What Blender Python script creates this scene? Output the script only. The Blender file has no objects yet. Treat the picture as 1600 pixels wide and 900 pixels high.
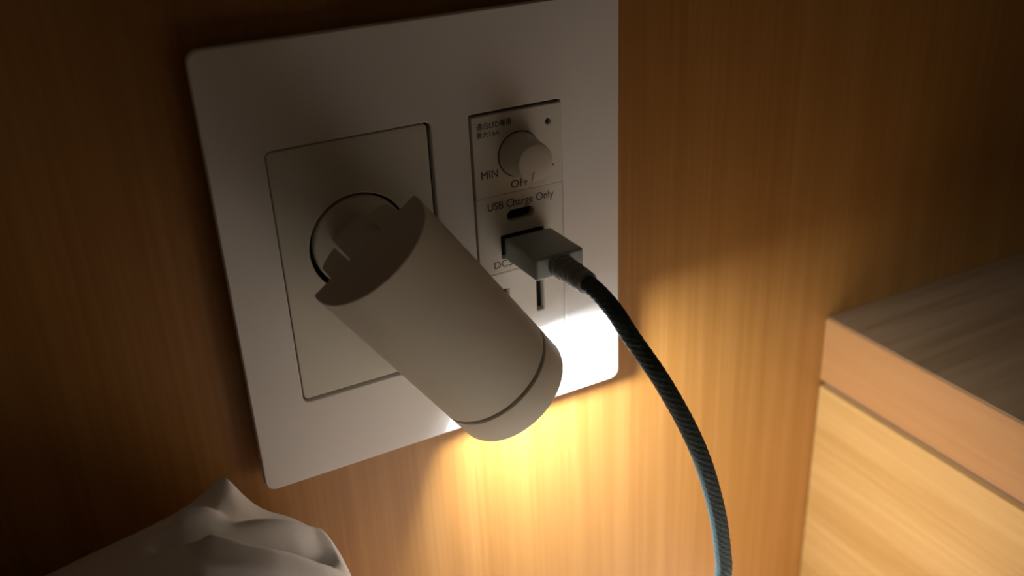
import bpy, bmesh, math, random
from mathutils import Vector, Matrix, noise

# ------------------------------------------------------------------ camera, world, exposure
S = bpy.context.scene
C = S.collection
ZO = 0.62                      # height of the wall plate's lower edge above the floor (m)
cam_d = bpy.data.cameras.new('camera')
cam = bpy.data.objects.new('camera', cam_d)
C.objects.link(cam)
cam.location = (-0.0382344, -0.2353529, 0.1662732 + ZO)
cam.rotation_euler = (1.1173, 0.0452, -0.4908)
cam_d.sensor_width = 36.0
cam_d.lens = 1558.2 * 36.0 / 1600.0
cam_d.clip_start = 0.005
cam_d.clip_end = 20
cam_d.dof.use_dof = True
cam_d.dof.focus_distance = 0.262
cam_d.dof.aperture_fstop = 9
S.camera = cam

w = bpy.data.worlds.new('world')
S.world = w
w.use_nodes = True
w.node_tree.nodes['Background'].inputs[0].default_value = (1.0, 0.72, 0.48, 1)
w.node_tree.nodes['Background'].inputs[1].default_value = 0.025

S.view_settings.view_transform = 'Standard'
S.view_settings.look = 'None'
S.view_settings.gamma = 1
S.view_settings.use_curve_mapping = False
S.view_settings.exposure = 0.2
LAMP_W = 0.325                  # reading lamp power


# ------------------------------------------------------------------ materials
def new_mat(name):
    m = bpy.data.materials.new(name)
    m.use_nodes = True
    nt = m.node_tree
    return m, nt, nt.nodes['Principled BSDF']


def plain(name, col, rough=0.5, spec=0.5, metal=0.0, bump=0.0, bscale=900.0, vary=0.04):
    m, nt, b = new_mat(name)
    b.inputs['Roughness'].default_value = rough
    b.inputs['Specular IOR Level'].default_value = spec
    b.inputs['Metallic'].default_value = metal
    tc = nt.nodes.new('ShaderNodeTexCoord')
    n = nt.nodes.new('ShaderNodeTexNoise')
    n.inputs['Scale'].default_value = bscale
    n.inputs['Detail'].default_value = 3
    nt.links.new(tc.outputs['Object'], n.inputs['Vector'])
    r = nt.nodes.new('ShaderNodeValToRGB')
    r.color_ramp.elements[0].position = 0.3
    r.color_ramp.elements[1].position = 0.7
    r.color_ramp.elements[0].color = (*[c * (1 - vary) for c in col], 1)
    r.color_ramp.elements[1].color = (*[min(1, c * (1 + vary)) for c in col], 1)
    nt.links.new(n.outputs['Fac'], r.inputs['Fac'])
    nt.links.new(r.outputs['Color'], b.inputs['Base Color'])
    if bump:
        bp = nt.nodes.new('ShaderNodeBump')
        bp.inputs['Strength'].default_value = bump
        bp.inputs['Distance'].default_value = 0.0002
        nt.links.new(n.outputs['Fac'], bp.inputs['Height'])
        nt.links.new(bp.outputs['Normal'], b.inputs['Normal'])
    return m


def wood(name, scale, dark, mid, light, rough=0.42):
    """Fine straight veneer grain; scale = stretch per object axis."""
    m, nt, b = new_mat(name)
    b.inputs['Roughness'].default_value = rough
    b.inputs['Specular IOR Level'].default_value = 0.45
    tc = nt.nodes.new('ShaderNodeTexCoord')

    def layer(k, detail, dist):
        mp = nt.nodes.new('ShaderNodeMapping')
        mp.inputs['Scale'].default_value = [s * k for s in scale]
        nt.links.new(tc.outputs['Object'], mp.inputs['Vector'])
        n = nt.nodes.new('ShaderNodeTexNoise')
        n.inputs['Scale'].default_value = 1
        n.inputs['Detail'].default_value = detail
        n.inputs['Roughness'].default_value = 0.6
        n.inputs['Distortion'].default_value = dist
        nt.links.new(mp.outputs['Vector'], n.inputs['Vector'])
        return n
    a = layer(0.22, 2, 0.3)
    c = layer(1.0, 4, 0.15)
    mx = nt.nodes.new('ShaderNodeMix')
    mx.data_type = 'FLOAT'
    mx.inputs[0].default_value = 0.55
    nt.links.new(a.outputs['Fac'], mx.inputs[2])
    nt.links.new(c.outputs['Fac'], mx.inputs[3])
    r = nt.nodes.new('ShaderNodeValToRGB')
    e = r.color_ramp.elements
    e[0].position = 0.36
    e[0].color = (*dark, 1)
    e[1].position = 0.64
    e[1].color = (*light, 1)
    k = e.new(0.5)
    k.color = (*mid, 1)
    nt.links.new(mx.outputs[0], r.inputs['Fac'])
    nt.links.new(r.outputs['Color'], b.inputs['Base Color'])
    bp = nt.nodes.new('ShaderNodeBump')
    bp.inputs['Strength'].default_value = 0.08
    bp.inputs['Distance'].default_value = 0.0003
    nt.links.new(c.outputs['Fac'], bp.inputs['Height'])
    nt.links.new(bp.outputs['Normal'], b.inputs['Normal'])
    return m


WD, WM, WL = (0.325, 0.138, 0.026), (0.37, 0.166, 0.037), (0.415, 0.197, 0.050)
M = {
    'wall': wood('wall_veneer', (620, 620, 9), WD, WM, WL),
    'ns_side': wood('nightstand_side_veneer', (300, 12, 420), (0.29, 0.146, 0.040), (0.33, 0.175, 0.054), (0.365, 0.203, 0.069)),
    'ns_top': wood('nightstand_top_veneer', (12, 300, 420), (0.24, 0.14, 0.065), (0.30, 0.18, 0.09), (0.345, 0.22, 0.12), 0.5),
    'ns_edge': wood('nightstand_edge_band', (300, 12, 420), (0.245, 0.108, 0.034), (0.27, 0.122, 0.040), (0.29, 0.135, 0.046)),
    'floor': wood('floor_board', (14, 160, 160), (0.20, 0.11, 0.05), (0.26, 0.15, 0.07), (0.31, 0.18, 0.09), 0.5),
    'base': wood('bed_base_veneer', (9, 300, 300), WD, WM, WL),
    'groove': plain('groove_shade', (0.12, 0.065, 0.04), 0.7, 0.2),
    'plate': plain('white_plastic', (0.79, 0.755, 0.72), 0.42, 0.4, bump=0.10, bscale=1500, vary=0.01),
    'insert': plain('warm_white_plastic', (0.70, 0.67, 0.58), 0.5, 0.35, bump=0.10, bscale=1500, vary=0.01),
    'module': plain('module_plastic', (0.74, 0.71, 0.64), 0.42, 0.4, bump=0.08, bscale=1500, vary=0.01),
    'lamp': plain('lamp_paint', (0.64, 0.60, 0.50), 0.55, 0.3, bump=0.12, bscale=2600, vary=0.015),
    'lampdark': plain('lamp_joint', (0.10, 0.09, 0.075), 0.6, 0.3),
    'reflector': plain('lamp_baffle', (0.30, 0.29, 0.27), 0.5, 0.4),
    'knob': plain('knob_plastic', (0.66, 0.62, 0.54), 0.45, 0.4, vary=0.01),
    'dark': plain('dark_cavity', (0.012, 0.011, 0.010), 0.7, 0.2),
    'ink': plain('grey_print', (0.035, 0.032, 0.028), 0.7, 0.2),
    'led': plain('indicator_lens', (0.05, 0.045, 0.03), 0.2, 0.6),
    'plug': plain('plug_shell', (0.36, 0.41, 0.385), 0.45, 0.4, bump=0.08, bscale=2000, vary=0.02),
    'relief': plain('strain_relief_rubber', (0.23, 0.25, 0.24), 0.5, 0.35, vary=0.03),
    'steel': plain('connector_metal', (0.55, 0.55, 0.55), 0.3, 0.5, metal=1.0),
    'cord': plain('braided_cord', (0.042, 0.064, 0.066), 0.65, 0.3, bump=0.4, bscale=2500, vary=0.25),
    'cloth': plain('pillow_cotton', (0.90, 0.87, 0.83), 0.85, 0.15, bump=0.25, bscale=1800, vary=0.02),
    'bounce_sheet': plain('bounce_bedding_cotton', (0.94, 0.84, 0.72), 0.85, 0.15, bump=0.2, bscale=900, vary=0.02),  # tinted cream so the added bedding bounces warm light
}
lens_m, nt, b = new_mat('lamp_lens')
b.inputs['Base Color'].default_value = (0.9, 0.9, 0.9, 1)
b.inputs['Emission Color'].default_value = (0.86, 0.935, 1.0, 1)
b.inputs['Emission Strength'].default_value = 13.0
M['lens'] = lens_m

# ------------------------------------------------------------------ mesh helpers (millimetres, origin at plate's lower left corner)
ORG = {}


def W(p):
    return Vector((p[0] / 1000.0, p[1] / 1000.0, p[2] / 1000.0 + ZO))


def tag(o, label=None, cat=None, kind=None, group=None):
    if label: o['label'] = label
    if cat: o['category'] = cat
    if kind: o['kind'] = kind
    if group: o['group'] = group
    return o


def empty(name, at, label, cat):
    o = bpy.data.objects.new(name, None)
    o.empty_display_size = 0.01
    C.objects.link(o)
    o.location = W(at)
    ORG[o] = W(at)
    return tag(o, label, cat)


def link_mesh(name, me, mat, parent=None, smooth=35):
    """me holds world metres; moved into the parent's frame."""
    off = ORG[parent] if parent else Vector((0, 0, 0))
    if parent:
        me.transform(Matrix.Translation(-off))
    me.materials.clear()
    me.materials.append(M[mat])
    if smooth:
        me.shade_smooth()
        me.set_sharp_from_angle(angle=math.radians(smooth))
    o = bpy.data.objects.new(name, me)
    C.objects.link(o)
    if parent:
        o.parent = parent
    ORG[o] = off
    return o


def obj(name, bm, mat, parent=None, smooth=35):
    bmesh.ops.recalc_face_normals(bm, faces=bm.faces[:])
    for v in bm.verts:
        v.co = W(v.co)
    me = bpy.data.meshes.new(name)
    bm.to_mesh(me)
    bm.free()
    return link_mesh(name, me, mat, parent, smooth)


def box(x0, x1, y0, y1, z0, z1, bev=0.0, seg=2):
    bm = bmesh.new()
    bmesh.ops.create_cube(bm, size=1)
    for v in bm.verts:
        v.co = Vector(((x0 + x1) / 2 + v.co.x * (x1 - x0), (y0 + y1) / 2 + v.co.y * (y1 - y0), (z0 + z1) / 2 + v.co.z * (z1 - z0)))
    if bev:
        bmesh.ops.bevel(bm, geom=bm.edges[:], offset=bev, segments=seg, profile=0.6, affect='EDGES')
    return bm


def rrect(x0, x1, z0, z1, r, n=12):
    pts = []
    for cx, cz, a0 in ((x1 - r, z1 - r, 0), (x0 + r, z1 - r, 90), (x0 + r, z0 + r, 180), (x1 - r, z0 + r, 270)):
        for i in range(n + 1):
            a = math.radians(a0 + 90.0 * i / n)
            pts.append((cx + r * math.cos(a), cz + r * math.sin(a)))
    return pts


def circle(cx, cz, r, n=64):
    return [(cx + r * math.cos(2 * math.pi * i / n), cz + r * math.sin(2 * math.pi * i / n)) for i in range(n)]


def panel(name, loops, yf, yb, bev, mat, parent=None, seg=2):
    """Flat plate facing -y with rounded edges; the first loop is the outline, the others are holes."""
    cu = bpy.data.curves.new(name, 'CURVE')
    cu.dimensions = '2D'
    cu.fill_mode = 'BOTH'
    for lp in loops:
        sp = cu.splines.new('POLY')
        sp.points.add(len(lp) - 1)
        for pt, (x, z) in zip(sp.points, lp):
            pt.co = (x, z, 0, 1)
        sp.use_cyclic_u = True
    cu.extrude = (yb - yf) / 2 - bev
    cu.bevel_depth = bev
    cu.bevel_resolution = seg
    cu.offset = -bev
    o = bpy.data.objects.new(name, cu)
    C.objects.link(o)
    dg = bpy.context.evaluated_depsgraph_get()
    me = bpy.data.meshes.new_from_object(o.evaluated_get(dg))
    bpy.data.objects.remove(o)
    bpy.data.curves.remove(cu)
    bm = bmesh.new()
    bm.from_mesh(me)
    bpy.data.meshes.remove(me)
    bmesh.ops.remove_doubles(bm, verts=bm.verts[:], dist=0.001)
    ym = (yf + yb) / 2
    for v in bm.verts:
        v.co = Vector((v.co.x, ym - v.co.z, v.co.y))
    return obj(name, bm, mat, parent, 0)


def lathe(prof, o, ax, n=48, cap0=True, cap1=True, up=None):
    """prof: (along, radius) list, around axis ax from point o."""
    ax = Vector(ax).normalized()
    u = (up or Vector((0, 0, 1))).cross(ax)
    if u.length < 1e-3:
        u = Vector((1, 0, 0)).cross(ax)
    u.normalize()
    v = ax.cross(u)
    bm = bmesh.new()
    rings = []
    for a, r in prof:
        rings.append([bm.verts.new(Vector(o) + ax * a + (u * math.cos(2 * math.pi * i / n) + v * math.sin(2 * math.pi * i / n)) * r) for i in range(n)])
    for A, B in zip(rings, rings[1:]):
        for i in range(n):
            bm.faces.new((A[i], A[(i + 1) % n], B[(i + 1) % n], B[i]))
    if cap0: bm.faces.new(rings[0])
    if cap1: bm.faces.new(rings[-1])
    return bm


def prism(poly, o, ex, ey, ez, t0, t1, bev=0.0):
    """poly in (ex, ey) extruded along ez from t0 to t1."""
    bm = bmesh.new()
    A = [bm.verts.new(Vector(o) + ex * a + ey * b_ + ez * t0) for a, b_ in poly]
    B = [bm.verts.new(Vector(o) + ex * a + ey * b_ + ez * t1) for a, b_ in poly]
    n = len(poly)
    for i in range(n):
        bm.faces.new((A[i], A[(i + 1) % n], B[(i + 1) % n], B[i]))
    bm.faces.new(A)
    bm.faces.new(B)
    if bev:
        bmesh.ops.bevel(bm, geom=bm.edges[:], offset=bev, segments=2, profile=0.6, affect='EDGES')
    return bm


def tube(pts, rad, n=24, rib=0.0, k=0, twist=0.0):
    """Tube along pts (dense); rib/k/twist make a raised spiral weave."""
    bm = bmesh.new()
    P = [Vector(q) for q in pts]
    rings = []
    ref = Vector((0, -1, 0))
    s = 0.0
    for i, q in enumerate(P):
        t = (P[min(i + 1, len(P) - 1)] - P[max(i - 1, 0)]).normalized()
        u = (ref - t * ref.dot(t)).normalized()
        v = t.cross(u)
        ref = u
        if i: s += (P[i] - P[i - 1]).length
        ring = []
        for j in range(n):
            f = 2 * math.pi * j / n
            r = rad + rib * math.sin(k * f + twist * s) * (0.6 + 0.4 * math.sin(k * f - twist * s))
            ring.append(bm.verts.new(q + (u * math.cos(f) + v * math.sin(f)) * r))
        rings.append(ring)
    for A, B in zip(rings, rings[1:]):
        for i in range(n):
            bm.faces.new((A[i], A[(i + 1) % n], B[(i + 1) % n], B[i]))
    bm.faces.new(rings[0])
    bm.faces.new(rings[-1])
    return bm


def spline(ctrl, step=0.4):
    """Catmull-Rom through ctrl."""
    P = [Vector(c) for c in ctrl]
    P = [P[0] * 2 - P[1]] + P + [P[-1] * 2 - P[-2]]
    out = []
    for i in range(1, len(P) - 2):
        a, b_, c, d = P[i - 1:i + 3]
        n = max(2, int((c - b_).length / step))
        for j in range(n):
            t = j / n
            out.append(0.5 * ((2 * b_) + (c - a) * t + (2 * a - 5 * b_ + 4 * c - d) * t * t + (3 * b_ - a - 3 * c + d) * t ** 3))
    out.append(P[-2])
    return out


def text(s, x0, x1, z0, h, y, parent, mat='ink', name='lettering'):
    cu = bpy.data.curves.new(name, 'FONT')
    cu.body = s
    cu.size = 1
    cu.extrude = 0.0
    o = bpy.data.objects.new(name, cu)
    C.objects.link(o)
    dg = bpy.context.evaluated_depsgraph_get()
    me = bpy.data.meshes.new_from_object(o.evaluated_get(dg))
    bpy.data.objects.remove(o)
    bpy.data.curves.remove(cu)
    bm = bmesh.new()
    bm.from_mesh(me)
    bpy.data.meshes.remove(me)
    xs = [v.co.x for v in bm.verts]
    ys = [v.co.y for v in bm.verts]
    mx, Mx, my = min(xs), max(xs), (0 if any(ch in 'gy' for ch in s) else min(ys))
    My = max(ys)
    for v in bm.verts:
        v.co = Vector((x0 + (v.co.x - mx) / (Mx - mx) * (x1 - x0), y, z0 + (v.co.y - my) / (My - my) * h))
    r = bmesh.ops.extrude_face_region(bm, geom=bm.faces[:])
    for g in r['geom']:
        if isinstance(g, bmesh.types.BMVert):
            g.co.y -= 0.03
    return obj(name, bm, mat, parent, 0)


# ------------------------------------------------------------------ the setting
FZ = -ZO * 1000
tag(obj('wall_back', box(-1500, 1300, 0, 40, FZ, 900), 'wall'), 'tall wood veneer panel wall with fine upright grain', None, 'structure')
tag(obj('floor', box(-1500, 1300, -2200, 40, FZ - 30, FZ), 'floor'), 'brown wooden floor beneath the bed', None, 'structure')

# nightstand against the wall, at the right
NX, NT, NM = 209.2, -9.0, -36.2
ns = empty('nightstand', (NX + 225, -210, FZ), 'light wood nightstand with a thick top slab standing against the wall', 'nightstand')
obj('tabletop', box(NX + 0.9, NX + 460, -430, -0.5, NT - 6, NT, 0.0), 'ns_top', ns)
bm = box(NX, NX + 462, -432, -0.3, NM + 1.5, NT + 0.02)
bmesh.ops.bevel(bm, geom=[e for e in bm.edges if min(v.co.z for v in e.verts) > NT - 1], offset=1.1, segments=3, profile=0.6, affect='EDGES')
obj('edge_band', bm, 'ns_edge', ns)
bpy.data.objects['tabletop'].location.z += 0.00025
obj('shadow_gap', box(NX + 2.5, NX + 455, -426, -0.4, NM - 1.6, NM + 1.6), 'groove', ns)
obj('cabinet_body', box(NX - 0.2, NX + 460, -430, -0.3, FZ + 0.5, NM - 1.4, 1.0, 2), 'ns_side', ns)

# unseen bed below the plate, added to bounce lamp light up onto it
obj_b = obj('bed_base', box(-1480, 206, -2000, -8, FZ + 0.2, -340, 6, 2), 'base')
tag(obj_b, 'unseen wooden bed base added below the light-bouncing bed top', 'bed')
mt = obj('bounce_mattress', box(-1478, 206, -1998, -8, -339.5, -152, 14, 5), 'bounce_sheet')  # added out of view; catches the beam and throws it back up
tag(mt, 'unseen white sheeted bed top added to bounce lamp light, beside the nightstand', 'bounce_mattress')

# ------------------------------------------------------------------ wall plate
PF = -6.0
plate = empty('wall_plate', (57, 0, 0), 'large white plastic wall plate holding the lamp and the socket modules', 'wall plate')
panel('face_frame', [rrect(0, 114.4, 0, 120, 3.0), rrect(13.8, 56.9, 24.1, 94.05, 1.6), rrect(67.75, 95.45, 23.3, 93.6, 0.5)], PF, -3.4, 0.4, 'plate', plate, 3)
obj('mounting_box', box(8, 106, -3.3, -0.3, 12, 108), 'dark', plate)

# ------------------------------------------------------------------ reading lamp
HA = 0.615
hv = Vector((math.cos(HA), 0, math.sin(HA)))          # hinge direction
dv = Vector((math.sin(HA), 0, -math.cos(HA)))         # lamp axis, along the wall, down and right
nv = Vector((0, -1, 0))                               # out of the wall
LO = Vector((30.1, -25.0, 73.7))
LR, LG, LE = 16.9, 52.0, 62.4
CH = 1.8                       # the hinge cut lies this far on the wall side of the axis
DC = Vector((34.8, -5.4, 65.7))
lamp = empty('reading_lamp', (35.1, -1.8, 59), 'beige cylindrical reading lamp tilted down from a round pivot, lit', 'lamp')
panel('base_panel', [rrect(14.0, 55.8, 25.1, 93.85, 1.3), circle(34.8, 65.7, 13.6)], PF - 0.1, -3.4, 0.3, 'insert', lamp)
obj('pivot_disc', lathe([(0, 12.65), (1.9, 12.65), (2.3, 12.3)], (35.2, -3.3, 65.7), (0, -1, 0), 64), 'insert', lamp)
# post: profile in (lamp axis, outward) swept along the hinge direction
PO = Vector((LO.x, 0, LO.z))
obj('pivot_post', prism([(3.0, 4.6), (0.5, 26.0), (6.0, 26.0), (8.5, 4.6)], PO, dv, nv, hv, -5.4, 4.4, 0.25), 'insert', lamp)
# body: full tube whose wall side is cut away at the hinge end
bm = bmesh.new()
N = 96
cen = LO - hv * 0.6 + nv * CH


def ringpt(f, a, r):
    return cen + hv * (r * math.cos(f)) + nv * (r * math.sin(f)) + dv * a


start = []
AC = math.asin(CH / LR)
fs = [-AC + (math.pi + 2 * AC) * i / (N // 2) for i in range(N // 2 + 1)] + [math.pi + AC + (math.pi - 2 * AC) * i / (N - N // 2) for i in range(1, N - N // 2)]
prof = [(1.0, LR), (LG - 0.35, LR), (LG, LR - 0.35), (LG, LR - 1.2)]
A0, A1 = [], []
for f in fs:
    n_ = LR * math.sin(f)
    a0 = 0.0 if n_ >= -CH - 1e-4 else (-n_ - CH) * 0.8 + 0.3
    A0.append(bm.verts.new(ringpt(f, a0, LR - 0.25)))
    A1.append(bm.verts.new(ringpt(f, a0 + 0.25, LR)))
rings = [A0, A1] + [[bm.verts.new(ringpt(f, a, r)) for f in fs] for a, r in prof[1:]]
for A, B in zip(rings, rings[1:]):
    for i in range(N):
        bm.faces.new((A[i], A[(i + 1) % N], B[(i + 1) % N], B[i]))
bm.faces.new([A0[i] for i in range(0, N // 2 + 1)])
bm.faces.new([A0[i % N] for i in range(N // 2, N + 1)])
bm.faces.new(rings[-1])
body = obj('lamp_body', bm, 'lamp', lamp, 30)
for pl in ([(-11.8, 1.0), (-11.8, -6.6), (-10.6, -7.9), (-8.4, -9.1), (-6.1, -9.9), (-6.1, 1.0)],
           [(4.7, 1.0), (4.7, -9.9), (6.9, -9.2), (9.0, -8.0), (10.4, -6.8), (10.5, 1.0)]):
    obj('hinge_ear', prism(pl, LO, hv, nv, dv, -0.02, 8.0), 'lamp', body, 30)
obj('joint_ring', lathe([(LG - 0.1, LR - 1.1), (LG + 1.2, LR - 1.1)], cen, dv, N, True, True), 'lampdark', lamp)
# head ring: rounded rim, open front
RI = 15.2
obj('head_ring', lathe([(LG + 0.75, LR - 1.2), (LG + 0.75, LR - 0.3), (LG + 1.05, LR), (LE - 0.9, LR), (LE - 0.35, LR - 0.2), (LE, LR - 0.8),
                        (LE, RI + 0.3), (LE - 0.4, RI), (LG + 2.0, RI), (LG + 1.6, LR - 1.4)], cen, dv, N, False, False), 'lamp', lamp)
EM = LE - 7.5
obj('baffle', lathe([(EM - 0.6, 0.5), (EM - 0.6, RI - 0.05), (LE - 0.9, RI - 0.05), (LE - 0.9, RI - 0.25), (EM, 13.2), (EM - 0.3, 13.0)], cen, dv, N, True, False), 'reflector', lamp)
obj('lens', lathe([(EM - 0.3, 12.9), (EM - 0.05, 12.9), (EM + 0.1, 12.4)], cen, dv, 64), 'lens', lamp)
ld = bpy.data.lights.new('lamp_light', 'AREA')
ld.shape = 'DISK'
ld.size = 0.014
ld.energy = LAMP_W
ld.color = (0.86, 0.935, 1.0)
ld.spread = math.radians(115)
lo = bpy.data.objects.new('lamp_light', ld)
C.objects.link(lo)
lo.parent = lamp
lo.location = W(cen + dv * (EM + 0.4)) - ORG[lamp]
lo.rotation_euler = (dv * -1).to_track_quat('Z', 'Y').to_euler()

# ------------------------------------------------------------------ dimmer module
GX0, GX1 = 68.3, 95.3
dim = empty('dimmer_switch', (81.7, -2, 70.2), 'beige rotary dimmer module with round knob at the top of the plate', 'dimmer')
panel('dimmer_faceplate', [rrect(GX0, GX1, 70.2, 92.8, 0.35), circle(91.2, 88.1, 0.85, 24)], -6.4, -3.4, 0.2, 'module', dim)
obj('indicator_lens', lathe([(0, 0.8), (1.9, 0.8), (2.3, 0.55), (2.45, 0.2)], (91.2, -3.4, 88.1), (0, -1, 0), 20), 'led', dim)
KC = (81.9, -6.4, 80.7)
obj('knob_gap', lathe([(-0.2, 6.45), (0.05, 6.45)], KC, (0, -1, 0), 64), 'dark', dim)
kn = obj('knob', lathe([(0.0, 6.15), (0.2, 6.2), (8.9, 5.2), (9.25, 5.1), (9.4, 4.85)], KC, (0, -1, 0), 64), 'knob', dim)
pv = Vector((-0.26, 0, -0.966))
pw = Vector((-0.966, 0, 0.26))
obj('pointer', prism([(2.5, -0.26), (4.95, -0.26), (4.95, 0.26), (2.5, 0.26)], Vector(KC) + Vector((0, -9.4, 0)), pv, pw, nv, -0.1, 0.22, 0.08), 'knob', kn)
TY = -6.42
text('適合LED專用', 69.6, 79.9, 89.25, 1.9, TY, dim)
text('最大1.6A', 69.5, 76.3, 87.0, 1.8, TY, dim)
text('MIN', 70.2, 75.2, 75.5, 2.2, TY, dim)
text('OFF', 79.0, 84.6, 71.35, 2.2, TY, dim)
obj('tick_mark', box(92.2, 92.6, TY - 0.03, TY + 0.05, 75.3, 75.8), 'ink', dim)

# ------------------------------------------------------------------ USB module
usb = empty('usb_charger_module', (81.7, -2, 47.0), 'beige double USB charging module in the middle of the plate', 'usb charger')
cport = rrect(77.5, 86.0, 61.5, 64.9, 1.69, 10)
aport = rrect(75.2, 89.0, 50.9, 57.95, 0.4, 3)
panel('usb_faceplate', [rrect(GX0, GX1, 46.95, 69.95, 0.35), cport, aport], -6.1, -3.4, 0.2, 'module', usb)
obj('port_cavity', box(75, 90, -3.6, -3.35, 50, 66), 'dark', usb)
obj('port_tongue', box(78.6, 84.9, -4.8, -3.5, 62.95, 63.45), 'dark', usb)
text('USB Charge Only', 71.7, 92.4, 66.0, 2.2, -6.12, usb)
text('DC5V', 72.7, 80.6, 48.4, 2.1, -6.12, usb)

# ------------------------------------------------------------------ power socket module
soc = empty('power_socket_module', (81.7, -2, 23.5), 'white power socket with upright slot below the USB plug', 'power socket')
slots = [rrect(x - 1.25, x + 1.25, 31.6, 41.4, 0.25, 2) for x in (75.9, 87.2)]
panel('socket_faceplate', [rrect(GX0, GX1, 23.55, 46.75, 0.35)] + slots, -6.0, -3.4, 0.35, 'plate', soc)
obj('slot_cavity', box(73, 90, -3.7, -3.35, 30, 43), 'dark', soc)

# ------------------------------------------------------------------ USB cable
cab = empty('usb_cable', (83, -20, 51), 'grey green USB plug on a dark teal braided cord hanging down', 'cable')
pb = box(75.6, 90.4, -25.2, -7.4, 51.3, 57.7, 0.9, 4)
obj('plug_shell', pb, 'plug', cab)
obj('plug_collar', box(76.4, 88.8, -7.6, -3.7, 52.2, 56.9), 'steel', cab)
PC = Vector((83.0, -25.2, 54.5))
ctrl = [(83.0, -25.2, 54.5), (83.3, -29.0, 54.2), (84.0, -33.0, 53.7), (84.3, -41.0, 53.0), (84.8, -48.5, 50.3), (86.2, -54.0, 45.0), (91.3, -62.0, 32.7), (97.4, -68.0, 15.6),
        (101.8, -71.0, -2.5), (104.2, -72.0, -18.0), (104.8, -72.0, -27.2), (104.6, -68.5, -46), (103.5, -60, -72), (102, -52, -105), (99, -46, -135), (90, -42, -148.6), (60, -40, -149.4), (45, -40, -149.4)]
path = spline(ctrl, 0.35)
nrel = next(i for i, q in enumerate(path) if (q - PC).length > 12.0)
# strain relief: ringed sleeve following the first stretch of the cord
bm = bmesh.new()
rings = []
ref = Vector((0, 0, 1))
for i in range(nrel + 1):
    q = path[i]
    t = (path[i + 1] - path[max(i - 1, 0)]).normalized()
    u = (ref - t * ref.dot(t)).normalized()
    v = t.cross(u)
    s = i / nrel
    r = 3.55 - 0.55 * s
    ph = (s * 6.2) % 1.0
    if 0.12 < s < 0.86 and ph > 0.55:
        r -= 0.45
    if i == nrel: r = 2.4
    rings.append([bm.verts.new(q + (u * math.cos(2 * math.pi * j / 32) + v * math.sin(2 * math.pi * j / 32)) * r) for j in range(32)])
for A, B in zip(rings, rings[1:]):
    for j in range(32):
        bm.faces.new((A[j], A[(j + 1) % 32], B[(j + 1) % 32], B[j]))
bm.faces.new(rings[0])
bm.faces.new(rings[-1])
obj('strain_relief', bm, 'relief', cab, 30)
obj('cord', tube(path[nrel - 6:], 2.3, 40, 0.10, 7, 3.2), 'cord', cab, 0)

# ------------------------------------------------------------------ unseen heap of bedding right of the pillow, added to bounce lamp light
bm = bmesh.new()
DX0, DX1, DY0, DY1 = 24.0, 204.0, -62.0, -1200.0
nx, ny = 46, 120
top = []
for j in range(ny + 1):
    y = DY0 + (DY1 - DY0) * (j / ny) ** 1.6
    row = []
    for i in range(nx + 1):
        x = DX0 + (DX1 - DX0) * i / nx
        ex = min((x - DX0), (DX1 - x)) / 26.0
        ey = min((DY0 - y), (y - DY1)) / 48.0
        e = (1 - max(0, 1 - min(ex, 1)) ** 2) ** 0.5 * (1 - max(0, 1 - min(ey, 1)) ** 2) ** 0.5
        hump = max(0.0, min(1.0, (-y - 85) / 95.0))  # raised to throw more lamp light back at the plate
        hump = hump * hump * (3 - 2 * hump)
        z = -150.5 + (82 + 85 * hump + 5 * noise.noise(Vector((x * 0.02, y * 0.02, 4.0))) + 2 * noise.noise(Vector((x * 0.06, y * 0.05, 7.0)))) * e
        row.append(bm.verts.new((x, y, z)))
    top.append(row)
for A, B in zip(top, top[1:]):
    for i in range(nx):
        bm.faces.new((A[i], A[i + 1], B[i + 1], B[i]))
rim = [v for v in top[0]] + [r[-1] for r in top[1:]] + top[-1][-2::-1] + [r[0] for r in top[-2:0:-1]]
low = [bm.verts.new((v.co.x, v.co.y, -151.7)) for v in rim]
for i in range(len(rim)):
    bm.faces.new((rim[i], rim[(i + 1) % len(rim)], low[(i + 1) % len(rim)], low[i]))
bm.faces.new(low)
dv_o = obj('bounce_duvet', bm, 'bounce_sheet', None, 0)
dv_o.data.shade_smooth()
tag(dv_o, 'unseen puffy white bedding added to bounce lamp light, between pillow and nightstand', 'bounce_duvet')

# ------------------------------------------------------------------ pillow
def interp(T, x):
    for (a, b_), (c, d) in zip(T, T[1:]):
        if a <= x <= c:
            t = (x - a) / (c - a)
            t = t * t * (3 - 2 * t) if False else t
            return b_ + (d - b_) * t
    return T[0][1] if x < T[0][0] else T[-1][1]


def seg_d(px, py, poly):
    best = 1e9
    for (ax, ay), (bx, by) in zip(poly, poly[1:]):
        dx, dy = bx - ax, by - ay
        t = max(0, min(1, ((px - ax) * dx + (py - ay) * dy) / (dx * dx + dy * dy)))
        best = min(best, math.hypot(px - ax - dx * t, py - ay - dy * t))
    return best


FOLDS = [([(7, -30.5), (-4.6, -32.5), (-14, -33), (-24, -32)], 5.5, 2.6),
         ([(6.5, -34), (1, -37.5), (-7, -38.3), (-17, -36.5), (-30, -35)], -8.0, 2.3),
         ([(10.5, -31), (10, -40), (3, -44), (-8, -45), (-20, -43)], 4.0, 3.0)]


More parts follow.
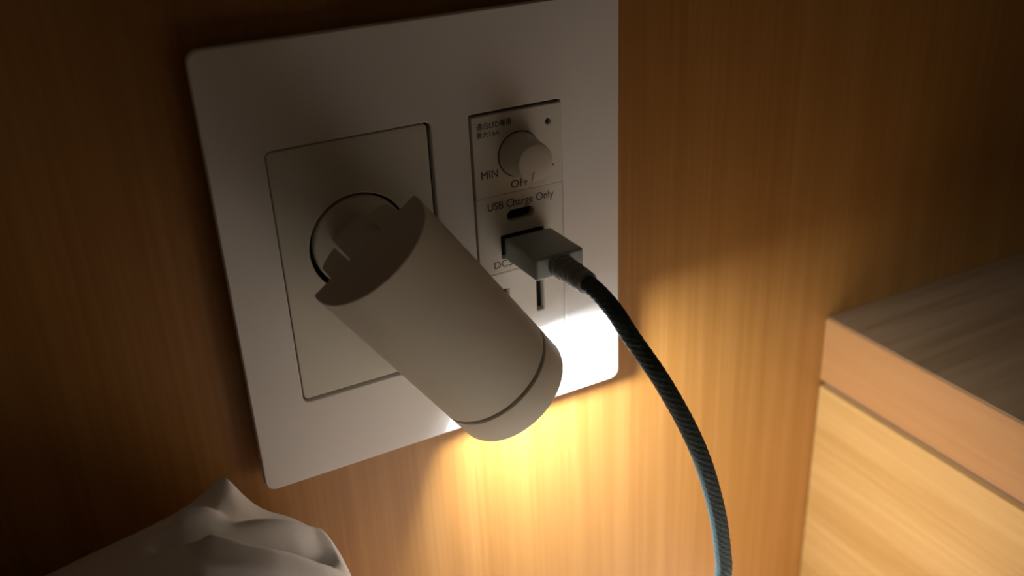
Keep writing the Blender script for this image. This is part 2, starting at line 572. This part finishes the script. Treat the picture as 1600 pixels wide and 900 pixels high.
def fold(x, y):
    g = 0
    for poly, a, w_ in FOLDS:
        d = seg_d(x, y, poly) / w_
        if d < 4: g += a * math.exp(-d * d)
    # drawn-up corner of the case: long flank on the left, short on the right
    dx = x + 12.0
    dx = dx / (10.0 if dx < 0 else 3.6)
    dy = (y + 20.5) / (4.5 if y > -20.5 else 7.0)
    g += 9.5 * math.exp(-abs(dx) ** 1.4 - dy * dy)
    # fold running from the corner to the front: steep on its right side
    if -46 < y < -18:
        xc = -6.5 + (-23 - y) * -1.05 if y > -34 else -18.0 + (-34 - y) * 0.35
        win = min(1, (y + 46) / 8.0) * min(1, (-18 - y) / 5.0)
        d = xc - x
        g += 1.2 * win / (1 + math.exp(-d / 1.3)) * math.exp(-max(0, d) / 16.0)
        g -= 7.5 * win / (1 + math.exp(d / 1.3)) * math.exp(-max(0, -d) / 14.0)
    # the end of the pillow sinks towards the front
    t = max(0, min(1, (-y - 22) / 26.0))
    g -= 0.45 * max(0, x + 24) * t
    return g


sec = [(-620, -62), (-616, -40), (-600, -5), (-560, 12), (-480, 24), (-350, 32), (-220, 30), (-130, 22), (-80, 15), (-57, 15), (-36, 18), (-20, 18.5), (-10, 17),
       (-2, 13), (5, 7), (10, 0), (13.5, -9), (15.5, -20), (16.5, -38), (16, -62), (13, -95), (5, -125), (-12, -143), (-40, -150), (-120, -151.5), (-560, -151.5), (-600, -135), (-616, -100)]
cs = [Vector((x, 0, z)) for x, z in sec]
cs_d = []
loop = cs + [cs[0]]
dense = []
for i in range(len(cs)):
    a, b_, c, d = loop[i - 1] if i else cs[-1], cs[i], cs[(i + 1) % len(cs)], cs[(i + 2) % len(cs)]
    L = (c - b_).length
    fine = b_.x > -90 and b_.z > -60
    n = max(1, int(L / (1.1 if fine else 12)))
    for j in range(n):
        t = j / n
        if fine:
            q = 0.5 * ((2 * b_) + (c - a) * t + (2 * a - 5 * b_ + 4 * c - d) * t * t + (3 * b_ - a - 3 * c + d) * t ** 3)
        else:
            q = b_.lerp(c, t)
        dense.append(q)
ysamp = [-6.5, -7, -8] + [-9 - 1.1 * i for i in range(90)] + [-110 - 12 * i for i in range(25)] + [-415, -420, -422]
bm = bmesh.new()
rings = []
for y in ysamp:
    v_ = (y + 214.2) / 208.2
    e = max(0.0, 1 - abs(v_) ** 20) ** 0.36
    ring = []
    for q in dense:
        zc = -66
        z = zc + (q.z - zc) * max(e, 0.04)
        x = -300 + (q.x + 300) * (0.955 + 0.045 * e)
        if q.z > -60 and x > -90:
            z += fold(x, y) * min(1, (q.z + 60) / 40)
            z += 0.8 * noise.noise(Vector((x * 0.06, y * 0.06, 1.3)))
        ring.append(bm.verts.new((x, y, max(z, -151.8))))
    rings.append(ring)
n = len(dense)
for A, B in zip(rings, rings[1:]):
    for i in range(n):
        bm.faces.new((A[i], A[(i + 1) % n], B[(i + 1) % n], B[i]))
bm.faces.new(rings[0])
bm.faces.new(rings[-1])
pil = obj('pillow', bm, 'cloth', None, 0)
pil.data.shade_smooth()
tag(pil, 'rumpled white pillow leaning on the wood wall below the plate', 'pillow')
